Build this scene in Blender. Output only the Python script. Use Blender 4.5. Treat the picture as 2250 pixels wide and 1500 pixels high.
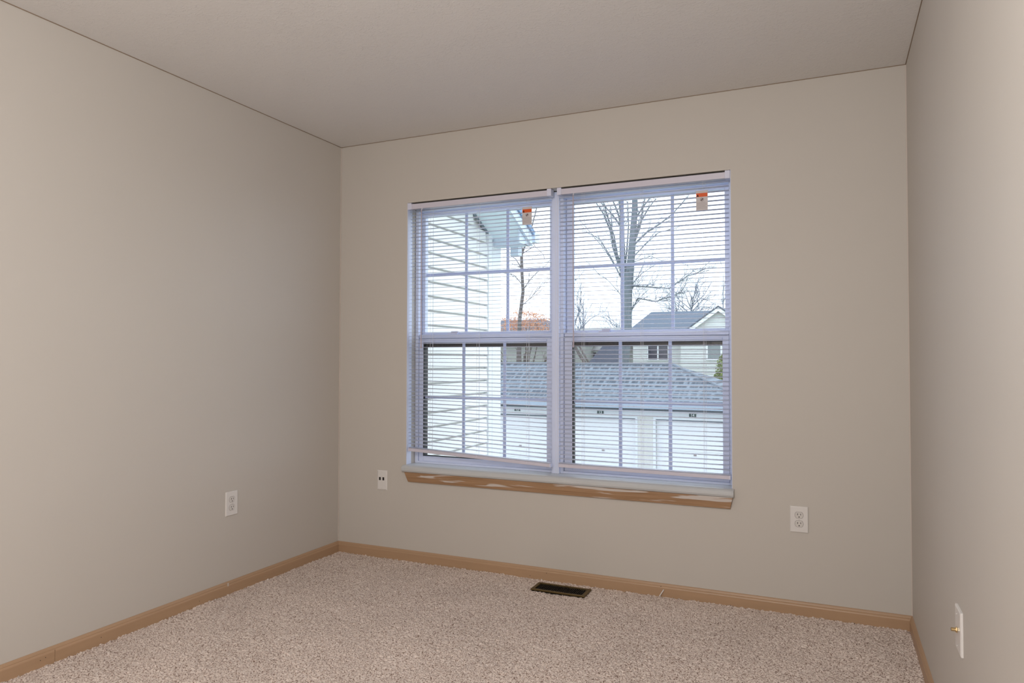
import bpy, bmesh, math, random
import numpy as np
from mathutils import Vector, Matrix
for o in list(bpy.data.objects): bpy.data.objects.remove(o)
SC = bpy.context.scene
COL = SC.collection
PI = math.pi

# ------------------------------------------------------------------ camera
W, H = 3.022, 2.44
cam_d = bpy.data.cameras.new('camera'); cam = bpy.data.objects.new('camera', cam_d); COL.objects.link(cam)
yaw, pitch, roll = 0.421778709, 0.0248942583, 0.00187629640
fwd = Vector((-math.sin(yaw)*math.cos(pitch), math.cos(yaw)*math.cos(pitch), math.sin(pitch)))
rt = Vector((math.cos(yaw), math.sin(yaw), 0)); up = rt.cross(fwd)
r2 = rt*math.cos(roll)+up*math.sin(roll); u2 = -rt*math.sin(roll)+up*math.cos(roll)
M = Matrix((r2, u2, -fwd)).transposed().to_4x4(); M.translation = Vector((2.71055, -3.49315, 1.15247))
cam.matrix_world = M
cam_d.sensor_width = 36; cam_d.lens = 1558.59/2250*36; cam_d.clip_start = 0.02; cam_d.clip_end = 300
SC.camera = cam

# ------------------------------------------------------------------ sky, exposure
wd = bpy.data.worlds.new('world'); SC.world = wd; wd.use_nodes = True
bg = wd.node_tree.nodes['Background']
bg.inputs[0].default_value = (0.77, 0.89, 1.0, 1); bg.inputs[1].default_value = 2.7
SC.view_settings.view_transform = 'Standard'; SC.view_settings.look = 'None'
SC.view_settings.exposure = 0.0; SC.view_settings.gamma = 1.0; SC.view_settings.use_curve_mapping = False

# ------------------------------------------------------------------ added fill lights, no fixtures (behind the viewer)
WARM = (1.0, 0.995, 0.985)
def fill_light(name, loc, power, radius):
    l = bpy.data.lights.new(name, 'POINT'); l.energy = power; l.color = WARM; l.shadow_soft_size = radius
    o = bpy.data.objects.new(name, l); COL.objects.link(o); o.location = loc
fill_light('upper_fill_light', (2.02, -3.25, 2.00), 60, .13)  # added fill high behind the camera, not a modelled lamp
fill_light('rear_fill_light', (2.35, -4.25, 1.45), 40, .15)  # second added fill near the rear wall, no lamp there

# ================================================================== helpers
def mat(name, col, rough=0.6, metal=0.0, spec=0.5, bump=None, var=None, emit=None):
    m = bpy.data.materials.new(name); m.use_nodes = True
    nt = m.node_tree; b = nt.nodes['Principled BSDF']
    b.inputs['Base Color'].default_value = (*col, 1); b.inputs['Roughness'].default_value = rough
    b.inputs['Metallic'].default_value = metal; b.inputs['Specular IOR Level'].default_value = spec
    tc = nt.nodes.new('ShaderNodeTexCoord')
    if var:   # (scale, amount, stretch)
        n = nt.nodes.new('ShaderNodeTexNoise'); n.inputs['Scale'].default_value = var[0]; n.inputs['Detail'].default_value = 4
        mp = nt.nodes.new('ShaderNodeMapping'); mp.inputs['Scale'].default_value = var[2] if len(var) > 2 else (1, 1, 1)
        nt.links.new(tc.outputs['Object'], mp.inputs['Vector']); nt.links.new(mp.outputs[0], n.inputs['Vector'])
        mx = nt.nodes.new('ShaderNodeMix'); mx.data_type = 'RGBA'
        mx.inputs[6].default_value = (*[c*(1-var[1]) for c in col], 1); mx.inputs[7].default_value = (*[min(1, c*(1+var[1])) for c in col], 1)
        nt.links.new(n.outputs[0], mx.inputs[0]); nt.links.new(mx.outputs[2], b.inputs['Base Color'])
    if bump:  # (scale, strength, distance)
        n = nt.nodes.new('ShaderNodeTexNoise'); n.inputs['Scale'].default_value = bump[0]; n.inputs['Detail'].default_value = 3
        bp = nt.nodes.new('ShaderNodeBump'); bp.inputs['Strength'].default_value = bump[1]; bp.inputs['Distance'].default_value = bump[2]
        nt.links.new(tc.outputs['Object'], n.inputs['Vector']); nt.links.new(n.outputs[0], bp.inputs['Height'])
        nt.links.new(bp.outputs[0], b.inputs['Normal'])
    return m

class MB:
    def __init__(s): s.v = []; s.f = []
    def add(s, vs, fs):
        k = len(s.v); s.v += [tuple(v) for v in vs]; s.f += [tuple(i+k for i in f) for f in fs]; return s
    def box(s, x0, x1, y0, y1, z0, z1):
        vs = [(x, y, z) for z in (z0, z1) for y in (y0, y1) for x in (x0, x1)]
        return s.add(vs, [(0, 2, 3, 1), (4, 5, 7, 6), (0, 1, 5, 4), (2, 6, 7, 3), (0, 4, 6, 2), (1, 3, 7, 5)])
    def quad(s, a, b, c, d): return s.add([a, b, c, d], [(0, 1, 2, 3)])
    def prism(s, prof, a, b, axis=0):
        """closed profile of (u,v) pairs swept along axis from a to b"""
        n = len(prof)
        def P(t, q):
            if axis == 0: return (t, q[0], q[1])
            if axis == 1: return (q[0], t, q[1])
            return (q[0], q[1], t)
        vs = [P(a, q) for q in prof]+[P(b, q) for q in prof]
        fs = [(i, (i+1) % n, n+(i+1) % n, n+i) for i in range(n)]+[tuple(range(n-1, -1, -1)), tuple(range(n, 2*n))]
        return s.add(vs, fs)
    def tube(s, pts, rad, n=6, caps=True):
        pts = [Vector(p) for p in pts]; rad = rad if isinstance(rad, (list, tuple)) else [rad]*len(pts)
        k = len(s.v); prev = None
        for i, p in enumerate(pts):
            d = (pts[min(i+1, len(pts)-1)]-pts[max(i-1, 0)]).normalized()
            a = prev if prev is not None else (Vector((1, 0, 0)) if abs(d.x) < .9 else Vector((0, 1, 0)))
            a = (a-d*a.dot(d)); a.normalize(); prev = a; b = d.cross(a)
            for j in range(n):
                t = 2*PI*j/n; s.v.append(tuple(p+(a*math.cos(t)+b*math.sin(t))*rad[i]))
        for i in range(len(pts)-1):
            for j in range(n):
                s.f.append((k+i*n+j, k+i*n+(j+1) % n, k+(i+1)*n+(j+1) % n, k+(i+1)*n+j))
        if caps:
            s.f.append(tuple(k+j for j in range(n-1, -1, -1))); s.f.append(tuple(k+(len(pts)-1)*n+j for j in range(n)))
        return s
    def build(s, name, m, parent=None, bevel=0, smooth=False):
        me = bpy.data.meshes.new(name); me.from_pydata(s.v, [], s.f); me.materials.append(m)
        bm = bmesh.new(); bm.from_mesh(me); bmesh.ops.recalc_face_normals(bm, faces=bm.faces); bm.to_mesh(me); bm.free()
        if smooth:
            for p in me.polygons: p.use_smooth = True
        o = bpy.data.objects.new(name, me); COL.objects.link(o)
        if parent: o.parent = parent
        if bevel:
            md = o.modifiers.new('bevel', 'BEVEL'); md.width = bevel; md.segments = 2; md.limit_method = 'ANGLE'
        return o
def box(name, m, b, parent=None, bevel=0): return MB().box(*b).build(name, m, parent, bevel)
def tag(o, label=None, cat=None, group=None, kind=None):
    if label: o['label'] = label
    if cat: o['category'] = cat
    if group: o['group'] = group
    if kind: o['kind'] = kind
    return o
def thing(name, label, cat, loc=(0, 0, 0), rz=0, group=None):
    o = bpy.data.objects.new(name, None); COL.objects.link(o); o.location = loc; o.rotation_euler = (0, 0, rz)
    o.empty_display_size = .05
    return tag(o, label, cat, group)
def dup(root, label=None, offset=(0, 0, 0)):
    r = root.copy(); COL.objects.link(r); r.location = Vector(root.location)+Vector(offset)
    if label: r['label'] = label
    for ch in [c for c in bpy.data.objects if c.parent == root]:
        c = ch.copy(); COL.objects.link(c); c.parent = r
        for g in [g for g in bpy.data.objects if g.parent == ch]:
            d = g.copy(); COL.objects.link(d); d.parent = c
    return r
def text_mesh(name, s, size, m, parent, loc, rz=0, depth=.002):
    cu = bpy.data.curves.new('t', 'FONT'); cu.body = s; cu.size = size; cu.extrude = depth; cu.align_x = 'CENTER'; cu.align_y = 'CENTER'; cu.offset = size*.02
    to = bpy.data.objects.new('t', cu); COL.objects.link(to)
    dg = bpy.context.evaluated_depsgraph_get(); me = bpy.data.meshes.new_from_object(to.evaluated_get(dg))
    bpy.data.objects.remove(to); me.name = name; me.materials.clear(); me.materials.append(m)
    R = Matrix.Rotation(PI/2, 4, 'X'); me.transform(R)
    o = bpy.data.objects.new(name, me); COL.objects.link(o); o.parent = parent; o.location = loc; o.rotation_euler = (0, 0, rz)
    return o

# ================================================================== materials
M_wall = mat('greige_wall_paint', (0.565, 0.525, 0.480), .55, spec=.35, bump=(260, .08, .0006), var=(1.3, .025))
M_ceil = mat('ceiling_paint', (0.75, 0.73, 0.71), .9, spec=.2)
nt = M_ceil.node_tree; tc = nt.nodes.new('ShaderNodeTexCoord'); mp = nt.nodes.new('ShaderNodeMapping'); mp.inputs['Scale'].default_value = (1.0, 1.5, 1)
n1 = nt.nodes.new('ShaderNodeTexNoise'); n1.inputs['Scale'].default_value = 55; n1.inputs['Detail'].default_value = 3; n1.inputs['Distortion'].default_value = 1.6
rp = nt.nodes.new('ShaderNodeValToRGB'); rp.color_ramp.elements[0].position = .5; rp.color_ramp.elements[1].position = .68
n2 = nt.nodes.new('ShaderNodeTexNoise'); n2.inputs['Scale'].default_value = 5; n2.inputs['Detail'].default_value = 2
mlt = nt.nodes.new('ShaderNodeMath'); mlt.operation = 'MULTIPLY'
bp = nt.nodes.new('ShaderNodeBump'); bp.inputs['Strength'].default_value = .7; bp.inputs['Distance'].default_value = .0020
nt.links.new(tc.outputs['Object'], mp.inputs[0]); nt.links.new(mp.outputs[0], n1.inputs[0]); nt.links.new(mp.outputs[0], n2.inputs[0])
nt.links.new(n1.outputs[0], rp.inputs[0]); nt.links.new(rp.outputs[0], mlt.inputs[0]); nt.links.new(n2.outputs[0], mlt.inputs[1])
nt.links.new(mlt.outputs[0], bp.inputs['Height']); nt.links.new(bp.outputs[0], nt.nodes['Principled BSDF'].inputs['Normal'])

M_base = mat('tan_wood_paint', (0.43, 0.275, 0.165), .42, var=(3, .10, (1, 1, 14)), bump=(60, .1, .0008))
M_gap = mat('dark_joint', (0.27, 0.20, 0.14), .9)
M_caulk = mat('caulk', (0.60, 0.53, 0.48), .6)
M_vinyl = mat('white_vinyl', (0.71, 0.76, 0.93), .4, var=(6, .04))
M_vinyl2 = mat('white_vinyl_grid', (0.56, 0.64, 0.90), .45)
M_slat = mat('blind_slat_enamel', (0.80, 0.83, 0.97), .38)
M_rail = mat('blind_rail_enamel', (0.64, 0.61, 0.70), .35)
M_brk = mat('bracket_plastic', (0.70, 0.71, 0.86), .35)
M_cord = mat('white_cord', (0.8, 0.8, 0.86), .8)
M_wand = mat('wand_plastic', (0.50, 0.44, 0.50), .15, spec=.6)
M_black = mat('black_gasket', (0.012, 0.011, 0.015), .5)
M_dark = mat('dark_recess', (0.02, 0.016, 0.014), .8)
M_stool = mat('worn_white_sill_paint', (0.55, 0.56, 0.57), .3, var=(9, .10, (.5, 3, 3)), bump=(30, .2, .001))
M_plate = mat('white_plate_plastic', (0.74, 0.71, 0.69), .3)
M_recp = mat('receptacle_plastic', (0.66, 0.63, 0.60), .3)
M_brass = mat('brass', (0.65, 0.48, 0.25), .25, metal=1.0)
M_reg = mat('bronze_register', (0.115, 0.075, 0.025), .42, metal=.5)
M_fin = mat('dark_register_fin', (0.028, 0.02, 0.013), .5, metal=.3)
M_siding = mat('white_vinyl_siding', (0.87, 0.865, 0.845), .5, var=(3, .02, (1, 1, 3)))
M_siding_far = mat('pale_house_siding', (0.66, 0.68, 0.665), .6, var=(2, .05))
M_trimout = mat('white_exterior_trim', (0.84, 0.87, 0.89), .5)
M_soffit = mat('pale_soffit', (0.66, 0.78, 0.84), .6)
M_gutter = mat('gutter_white', (0.55, 0.64, 0.74), .4)
M_gutter2 = mat('grey_blue_gutter', (0.36, 0.43, 0.52), .4)
M_gsof_shade = mat('grey_soffit_and_shade', (0.16, 0.20, 0.24), .7)  # soffit grey, also used for the painted shade strips
M_gdoor = mat('garage_door_white', (0.90, 0.91, 0.92), .5)
M_pier = mat('cream_siding', (0.72, 0.71, 0.66), .6)
M_slate2 = mat('blue_black_shingle', (0.045, 0.055, 0.085), .9, var=(5, .3, (1, 4, 4)))
M_cap = mat('roof_cap_shingle', (.20, .235, .28), .9, var=(4, .2))
M_slate = mat('dark_slate_shingle', (0.085, 0.11, 0.15), .9, var=(5, .3, (1, 4, 4)))
M_shed = mat('grey_rake_shingle', (0.20, 0.30, 0.46), .9, var=(20, .25))
M_sign = mat('dark_green_sign', (0.015, 0.06, 0.055), .5)
M_white = mat('white_lettering', (0.85, 0.9, 0.9), .5)
M_bark = mat('grey_bark', (0.14, 0.165, 0.185), .95, var=(6, .35, (3, 3, .6)))
M_bark2 = mat('brown_bark', (0.11, 0.095, 0.09), .95, var=(8, .3))
M_twig = mat('twig_grey', (0.17, 0.20, 0.25), .95)
M_leafO = mat('tan_orange_leaf', (0.60, 0.26, 0.11), .8, var=(3.5, .45))
M_leafG = mat('green_leaf', (0.20, 0.27, 0.055), .8, var=(2, .4))
M_leafD = mat('dark_thicket', (0.06, 0.075, 0.06), .9, var=(2, .4))
M_grass = mat('winter_lawn', (0.12, 0.14, 0.06), .95, var=(1.5, .3))
M_asph = mat('wet_asphalt', (0.16, 0.17, 0.18), .8, var=(1, .15))
M_tag = mat('tag_paper', (0.60, 0.56, 0.57), .6)
M_orange = mat('warning_orange', (0.70, 0.10, 0.012), .55)
M_ink = mat('tag_ink', (0.13, 0.09, 0.09), .6)
M_ink2 = mat('tag_fine_print', (0.33, 0.28, 0.28), .6)

# wood apron with smears of old paint
M_apron = mat('smeared_wood', (0.40, 0.24, 0.125), .45)
nt = M_apron.node_tree; b = nt.nodes['Principled BSDF']; tc = nt.nodes.new('ShaderNodeTexCoord')
mp = nt.nodes.new('ShaderNodeMapping'); mp.inputs['Scale'].default_value = (.75, 1, 15); mp.inputs['Rotation'].default_value = (0, -.045, 0)
n1 = nt.nodes.new('ShaderNodeTexNoise'); n1.inputs['Scale'].default_value = 3.4; n1.inputs['Detail'].default_value = 3; n1.inputs['Distortion'].default_value = .6
rp = nt.nodes.new('ShaderNodeValToRGB'); rp.color_ramp.elements[0].position = .57; rp.color_ramp.elements[1].position = .61
g = nt.nodes.new('ShaderNodeTexNoise'); g.inputs['Scale'].default_value = 6; mp2 = nt.nodes.new('ShaderNodeMapping'); mp2.inputs['Scale'].default_value = (.5, 1, 30)
gm = nt.nodes.new('ShaderNodeMix'); gm.data_type = 'RGBA'; gm.inputs[6].default_value = (.22, .115, .05, 1); gm.inputs[7].default_value = (.50, .31, .18, 1)
fm = nt.nodes.new('ShaderNodeMix'); fm.data_type = 'RGBA'; fm.inputs[7].default_value = (.60, .54, .50, 1)
nt.links.new(tc.outputs['Object'], mp.inputs[0]); nt.links.new(mp.outputs[0], n1.inputs[0]); nt.links.new(n1.outputs[0], rp.inputs[0])
nt.links.new(tc.outputs['Object'], mp2.inputs[0]); nt.links.new(mp2.outputs[0], g.inputs[0]); nt.links.new(g.outputs[0], gm.inputs[0])
nt.links.new(gm.outputs[2], fm.inputs[6]); nt.links.new(rp.outputs[0], fm.inputs[0]); nt.links.new(fm.outputs[2], b.inputs['Base Color'])

# carpet
M_carpet = mat('flecked_carpet', (0.5, 0.4, 0.33), .95, spec=.1)
nt = M_carpet.node_tree; b = nt.nodes['Principled BSDF']; tc = nt.nodes.new('ShaderNodeTexCoord')
n1 = nt.nodes.new('ShaderNodeTexNoise'); n1.inputs['Scale'].default_value = 185; n1.inputs['Detail'].default_value = 2; n1.inputs['Roughness'].default_value = .6
rp = nt.nodes.new('ShaderNodeValToRGB'); cr = rp.color_ramp
cr.elements[0].position = .345; cr.elements[0].color = (.15, .088, .062, 1)
cr.elements[1].position = .46; cr.elements[1].color = (.62, .505, .445, 1)
e = cr.elements.new(.60); e.color = (.76, .665, .605, 1)
n2 = nt.nodes.new('ShaderNodeTexNoise'); n2.inputs['Scale'].default_value = 3.2; n2.inputs['Detail'].default_value = 3
mr = nt.nodes.new('ShaderNodeMapRange'); mr.inputs[3].default_value = .86; mr.inputs[4].default_value = 1.12
mx = nt.nodes.new('ShaderNodeVectorMath'); mx.operation = 'SCALE'
nt.links.new(tc.outputs['Object'], n1.inputs[0]); nt.links.new(tc.outputs['Object'], n2.inputs[0]); nt.links.new(n1.outputs[0], rp.inputs[0])
nt.links.new(n2.outputs[0], mr.inputs[0]); nt.links.new(rp.outputs[0], mx.inputs[0]); nt.links.new(mr.outputs[0], mx.inputs['Scale']); nt.links.new(mx.outputs[0], b.inputs['Base Color'])

# shingled garage roof: rows of darker tabs
M_shingle = mat('patterned_shingle', (0.3, 0.34, 0.4), .9)
nt = M_shingle.node_tree; b = nt.nodes['Principled BSDF']; tc = nt.nodes.new('ShaderNodeTexCoord')
sx = nt.nodes.new('ShaderNodeSeparateXYZ'); nt.links.new(tc.outputs['Object'], sx.inputs[0])
mv = nt.nodes.new('ShaderNodeMath'); mv.operation = 'MULTIPLY'; mv.inputs[1].default_value = 1/.120; nt.links.new(sx.outputs[2], mv.inputs[0])
fr = nt.nodes.new('ShaderNodeMath'); fr.operation = 'FRACT'; nt.links.new(mv.outputs[0], fr.inputs[0])
fl = nt.nodes.new('ShaderNodeMath'); fl.operation = 'FLOOR'; nt.links.new(mv.outputs[0], fl.inputs[0])
cx = nt.nodes.new('ShaderNodeCombineXYZ'); nt.links.new(fl.outputs[0], cx.inputs[2])
m3 = nt.nodes.new('ShaderNodeMath'); m3.operation = 'MULTIPLY'; m3.inputs[1].default_value = 6.5
nt.links.new(sx.outputs[0], m3.inputs[0]); nt.links.new(m3.outputs[0], cx.inputs[0])
n1 = nt.nodes.new('ShaderNodeTexNoise'); n1.inputs['Scale'].default_value = 1.0; n1.inputs['Detail'].default_value = 2; nt.links.new(cx.outputs[0], n1.inputs[0])
rp = nt.nodes.new('ShaderNodeValToRGB'); rp.color_ramp.elements[0].position = .40; rp.color_ramp.elements[1].position = .52; nt.links.new(n1.outputs[0], rp.inputs[0])
lt = nt.nodes.new('ShaderNodeMath'); lt.operation = 'GREATER_THAN'; lt.inputs[1].default_value = .42; nt.links.new(fr.outputs[0], lt.inputs[0])
ml = nt.nodes.new('ShaderNodeMath'); ml.operation = 'MULTIPLY'; nt.links.new(rp.outputs[0], ml.inputs[0]); nt.links.new(lt.outputs[0], ml.inputs[1])
mxx = nt.nodes.new('ShaderNodeMix'); mxx.data_type = 'RGBA'; mxx.inputs[6].default_value = (.20, .235, .28, 1); mxx.inputs[7].default_value = (.055, .072, .10, 1)
nt.links.new(ml.outputs[0], mxx.inputs[0]); nt.links.new(mxx.outputs[2], b.inputs['Base Color'])

def thin_mat(name, fac, col, gloss=False):
    m = bpy.data.materials.new(name); m.use_nodes = True; nt = m.node_tree; nt.nodes.clear()
    o = nt.nodes.new('ShaderNodeOutputMaterial'); mx = nt.nodes.new('ShaderNodeMixShader'); t = nt.nodes.new('ShaderNodeBsdfTransparent')
    s = nt.nodes.new('ShaderNodeBsdfGlossy' if gloss else 'ShaderNodeBsdfDiffuse'); s.inputs[0].default_value = (*col, 1)
    if gloss: s.inputs['Roughness'].default_value = .02
    mx.inputs[0].default_value = fac
    nt.links.new(t.outputs[0], mx.inputs[1]); nt.links.new(s.outputs[0], mx.inputs[2]); nt.links.new(mx.outputs[0], o.inputs[0]); return m
M_glass = thin_mat('window_glass', .045, (.9, .95, 1), True)
M_screen = thin_mat('insect_screen_mesh', .17, (.12, .13, .14))

# ================================================================== room shell
YR = -4.8
T = 0.2
OX0, OX1, OZ0, OZ1 = .476, 2.284, .505, 2.058
# carpeted floor: fine grid of tufts where it is near, with a ragged pile edge
rng = np.random.default_rng(5)
xs = np.linspace(0, W, 480); ys = np.linspace(0, -3.1, 492)
X, Y = np.meshgrid(xs, ys); Z = rng.normal(0, .0013, X.shape); Z += .25*np.roll(Z, 1, 0)+.25*np.roll(Z, 1, 1)
lo = rng.normal(0, 1, (26, 26)); li = np.linspace(0, 24.99, 480); lj = np.linspace(0, 24.99, 492)
def bil(g, a, b):
    i = a.astype(int); j = b.astype(int); fi = a-i; fj = b-j
    i1 = np.minimum(i+1, g.shape[1]-1); j1 = np.minimum(j+1, g.shape[0]-1)
    return (g[j][:, i]*(1-fi)+g[j][:, i1]*fi)*(1-fj)[:, None]+(g[j1][:, i]*(1-fi)+g[j1][:, i1]*fi)*fj[:, None]
Z += .0012*bil(lo, li, lj)
edge = np.minimum(np.minimum(X, W-X), -Y); Z += np.where(edge < .03, rng.normal(0, .0018, X.shape), 0)
Xj = X+rng.normal(0, .0016, X.shape)*(X > .001)*(X < W-.001)
reg = (X > 1.335) & (X < 1.612) & (Y < -.079) & (Y > -.19); Z = np.where(reg, -.012, Z-.002)
v = np.stack([Xj, Y, Z], -1).reshape(-1, 3); nx = 480; ny = 492
i = np.arange(nx-1)[None, :]; j = np.arange(ny-1)[:, None]; a = j*nx+i
f = np.stack([a, a+nx, a+nx+1, a+1], -1).reshape(-1, 4)
v = np.vstack([v, [[0, -3.1, 0], [W, -3.1, 0], [W, YR, 0], [0, YR, 0]]]); k = nx*ny
me = bpy.data.meshes.new('floor'); fl_ = f.tolist()+[[k, k+3, k+2, k+1]]
me.from_pydata(v.tolist(), [], fl_); me.materials.append(M_carpet)
fo = bpy.data.objects.new('floor', me); COL.objects.link(fo); fo['kind'] = 'structure'

tag(box('ceiling', M_ceil, (-T, W+T, YR-T, T, H, H+.15)), kind='structure')
tag(box('wall_left', M_wall, (-T, 0, YR-T, T, -.15, H)), kind='structure')
tag(box('wall_right', M_wall, (W, W+T, YR-T, T, -.15, H)), kind='structure')
tag(box('wall_rear', M_wall, (0, W, YR-T, YR, -.15, H)), kind='structure')
wb = MB()
wb.box(0, OX0, 0, T, -.15, H).box(OX1, W, 0, T, -.15, H).box(OX0, OX1, 0, T, OZ1, H).box(OX0, OX1, 0, T, -.15, OZ0)
tag(wb.build('wall_back', M_wall), kind='structure')

# thin dark joint where walls meet the ceiling, pale caulk in the corners
jt = MB(); jt.box(0, .003, -4.7, 0, H-.0025, H).box(0, W, -.003, 0, H-.0025, H).box(W-.003, W, -4.7, 0, H-.0025, H)
tag(jt.build('trim_1', M_gap), kind='structure')
ck = MB(); ck.box(.0, .004, -.004, 0, .06, H-.004); ck.box(W-.004, W, -.004, 0, .06, H-.004)
tag(ck.build('trim_2', M_caulk), kind='structure')

# baseboards
def bb_prof(s=1): return [(0, -.02), (.0125, -.02), (.0125, .040), (.011, .044), (.0085, .047), (.0085, .050), (.006, .055), (.0035, .0585), (0, .0595)]
bl = MB().prism([(u, w) for u, w in bb_prof()], -4.78, -.001, 1)
blo = tag(bl.build('baseboard_left', M_base), kind='structure')
bbk = MB().prism([(-u, w) for u, w in bb_prof()], .001, W-.001, 0); bbo = tag(bbk.build('baseboard_back', M_base), kind='structure')
br = MB().prism([(W-u, w) for u, w in bb_prof()], -4.78, -.001, 1); bro = tag(br.build('baseboard_right', M_base), kind='structure')
M_seam = mat('baseboard_seam', (.22, .13, .07), .8)
box('seam', M_seam, (.0118, .0129, -1.7185, -1.717, -.01, .046), blo)
tag(box('paint_drip', M_caulk, (.0115, .0135, -.872, -.865, .040, .055), blo), 'pale filler spot')
for (yy, zz) in ((-1.753, .030), (-1.772, .026), (-1.53, .026), (-1.04, .02)):
    MB().tube([(.0115, yy, zz), (.0130, yy, zz)], .0016, 8).build('nail_hole', M_dark, blo)
for (xx, zz) in ((1.947, .046), (1.349, .036), (1.256, .012)):
    MB().tube([(xx, -.0115, zz), (xx, -.0130, zz)], .0018, 8).build('nail_hole', M_dark, bbo)
M_rgap = mat('dark_gap_caulk', (.05, .03, .02), .9)
box('caulk_gap', M_rgap, (W-.0036, W-.0005, -2.6, -.75, .0585, .0612), bro)  # dark strip along the top of the right baseboard

# ================================================================== window
# pale liner along the front edge of the opening
ln = MB(); ln.box(OX0, OX0+.002, .0005, .05, .545, OZ1).box(OX1-.002, OX1, .0005, .09, .545, OZ1)
tag(ln.build('trim_3', M_vinyl), kind='structure')
# sill (stool) with rounded nose and horns
pr = [(.19, .505), (.19, .5445), (.0, .5445), (-.014, .543), (-.024, .538), (-.030, .530), (-.031, .518), (-.027, .509), (-.02, .505)]
st = MB().prism(pr, .477, 2.283, 0)
hn = [(-.0005, .505), (-.0005, .5435)]+pr[3:]
st.prism(hn, .462, .477, 0); st.prism(hn, 2.283, 2.292, 0)
tag(st.build('trim_4', M_stool, bevel=.001), kind='structure')
ap = MB(); a0 = [(.476, -.0005, .5045), (2.287, -.0005, .5045), (2.275, -.0005, .450), (.497, -.0005, .450)]
def off(p, d): return (p[0], p[1]-d, p[2])
m0 = [off(a0[0], .020), off(a0[1], .020), (2.2800, -.0175, .474), (.488, -.0175, .474), off(a0[2], .012), off(a0[3], .012)]
ap.add(a0+m0, [(0, 1, 2, 3), (4, 5, 1, 0), (4, 7, 6, 5), (7, 9, 8, 6), (9, 3, 2, 8), (0, 3, 9, 7, 4), (1, 5, 6, 8, 2)])
tag(ap.build('trim_5', M_apron, bevel=.0012), kind='structure')

def window(idx, x0, x1, lg, ug):
    root = bpy.data.objects.new('window_%d' % idx, None); COL.objects.link(root); root['kind'] = 'structure'
    z0, z1 = .5445, 2.056; fw = .020
    fr = MB().box(x0, x0+fw, .09, .18, z0, z1).box(x1-fw, x1, .09, .18, z0, z1).box(x0+fw, x1-fw, .09, .18, 2.022, z1).box(x0+fw, x1-fw, .088, .18, z0, .556)
    fr.build('window_frame', M_vinyl, root, bevel=.0015)
    gx0, gx1 = lg; gz0, gz1 = .586, 1.247
    a, b = x0+fw+.002, x1-fw-.002
    sa = MB().box(a, gx0, .098, .130, .556, 1.272).box(gx1, b, .098, .130, .556, 1.272).box(gx0, gx1, .098, .130, .556, gz0).box(gx0, gx1, .098, .130, gz1, 1.272)
    sa.box(gx0, gx1, .088, .098, 1.250, 1.258)
    s1 = sa.build('lower_sash', M_vinyl, root, bevel=.0015)
    bd = MB().box(gx0, gx0+.004, .097, .132, gz0, gz1).box(gx0, gx1, .104, .124, gz0-.0001, gz0+.004)
    bd.build('glazing_bead', M_black, s1)
    g = MB()
    for t in (1/3, 2/3):
        xx = gx0+(gx1-gx0)*t; g.box(xx-.0085, xx+.0085, .112, .118, gz0, gz1)
    zz = .930; g.box(gx0, gx1, .1125, .1175, zz-.0085, zz+.0085); g.build('grille', M_vinyl2, s1)
    MB().box(gx0, gx1, .107, .110, gz0, gz1).build('glass', M_glass, s1)
    ux0, ux1 = ug; uz0, uz1 = 1.308, 2.000
    ua = MB().box(a, ux0, .133, .165, 1.262, 2.022).box(ux1, b, .133, .165, 1.262, 2.022).box(ux0, ux1, .133, .165, 1.262, uz0).box(ux0, ux1, .133, .165, uz1, 2.022)
    ua.box(a, b, .100, .133, 1.274, 1.296)
    s2 = ua.build('upper_sash', M_vinyl, root, bevel=.0015)
    g = MB()
    for t in (1/3, 2/3):
        xx = ux0+(ux1-ux0)*t+.004; g.box(xx-.0085, xx+.0085, .146, .152, uz0, uz1)
    zz = 1.651; g.box(ux0, ux1, .1465, .1515, zz-.0085, zz+.0085); g.build('grille', M_vinyl2, s2)
    MB().box(ux0, ux1, .141, .144, uz0, uz1).build('glass', M_glass, s2)
    # dark framed insect screen outside the lower sash
    sx0, sx1 = x0+fw+.001, x1-fw-.001
    sf = MB().box(sx0, gx0-.018, .168, .178, .556, 1.29).box(gx1+.005, sx1, .168, .178, .556, 1.29).box(gx0-.018, gx1+.005, .168, .178, 1.222, 1.29).box(gx0-.018, gx1+.005, .168, .178, .556, .572)
    sc = sf.build('screen_frame', M_black, root)
    MB().quad((gx0-.018, .173, .572), (gx1+.005, .173, .572), (gx1+.005, .173, 1.222), (gx0-.018, .173, 1.222)).build('screen_mesh', M_screen, sc)
    lx = x0+.24
    lk = MB().box(lx-.03, lx+.03, .104, .128, 1.296, 1.304).box(lx-.012, lx+.035, .108, .122, 1.304, 1.314)
    lk.build('sash_lock', M_brk, root, bevel=.002)
    return root
w1 = window(1, .478, 1.386, (.530, 1.306), (.518, 1.310))
w2 = window(2, 1.386, 2.282, (1.453, 2.229), (1.445, 2.238))
tag(MB().box(1.366, 1.404, .0885, .0899, .5445, 2.052).box(1.345, 1.388, .070, .0885, .5445, 2.052).build('trim_6', M_vinyl, bevel=.001), kind='structure')

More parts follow.
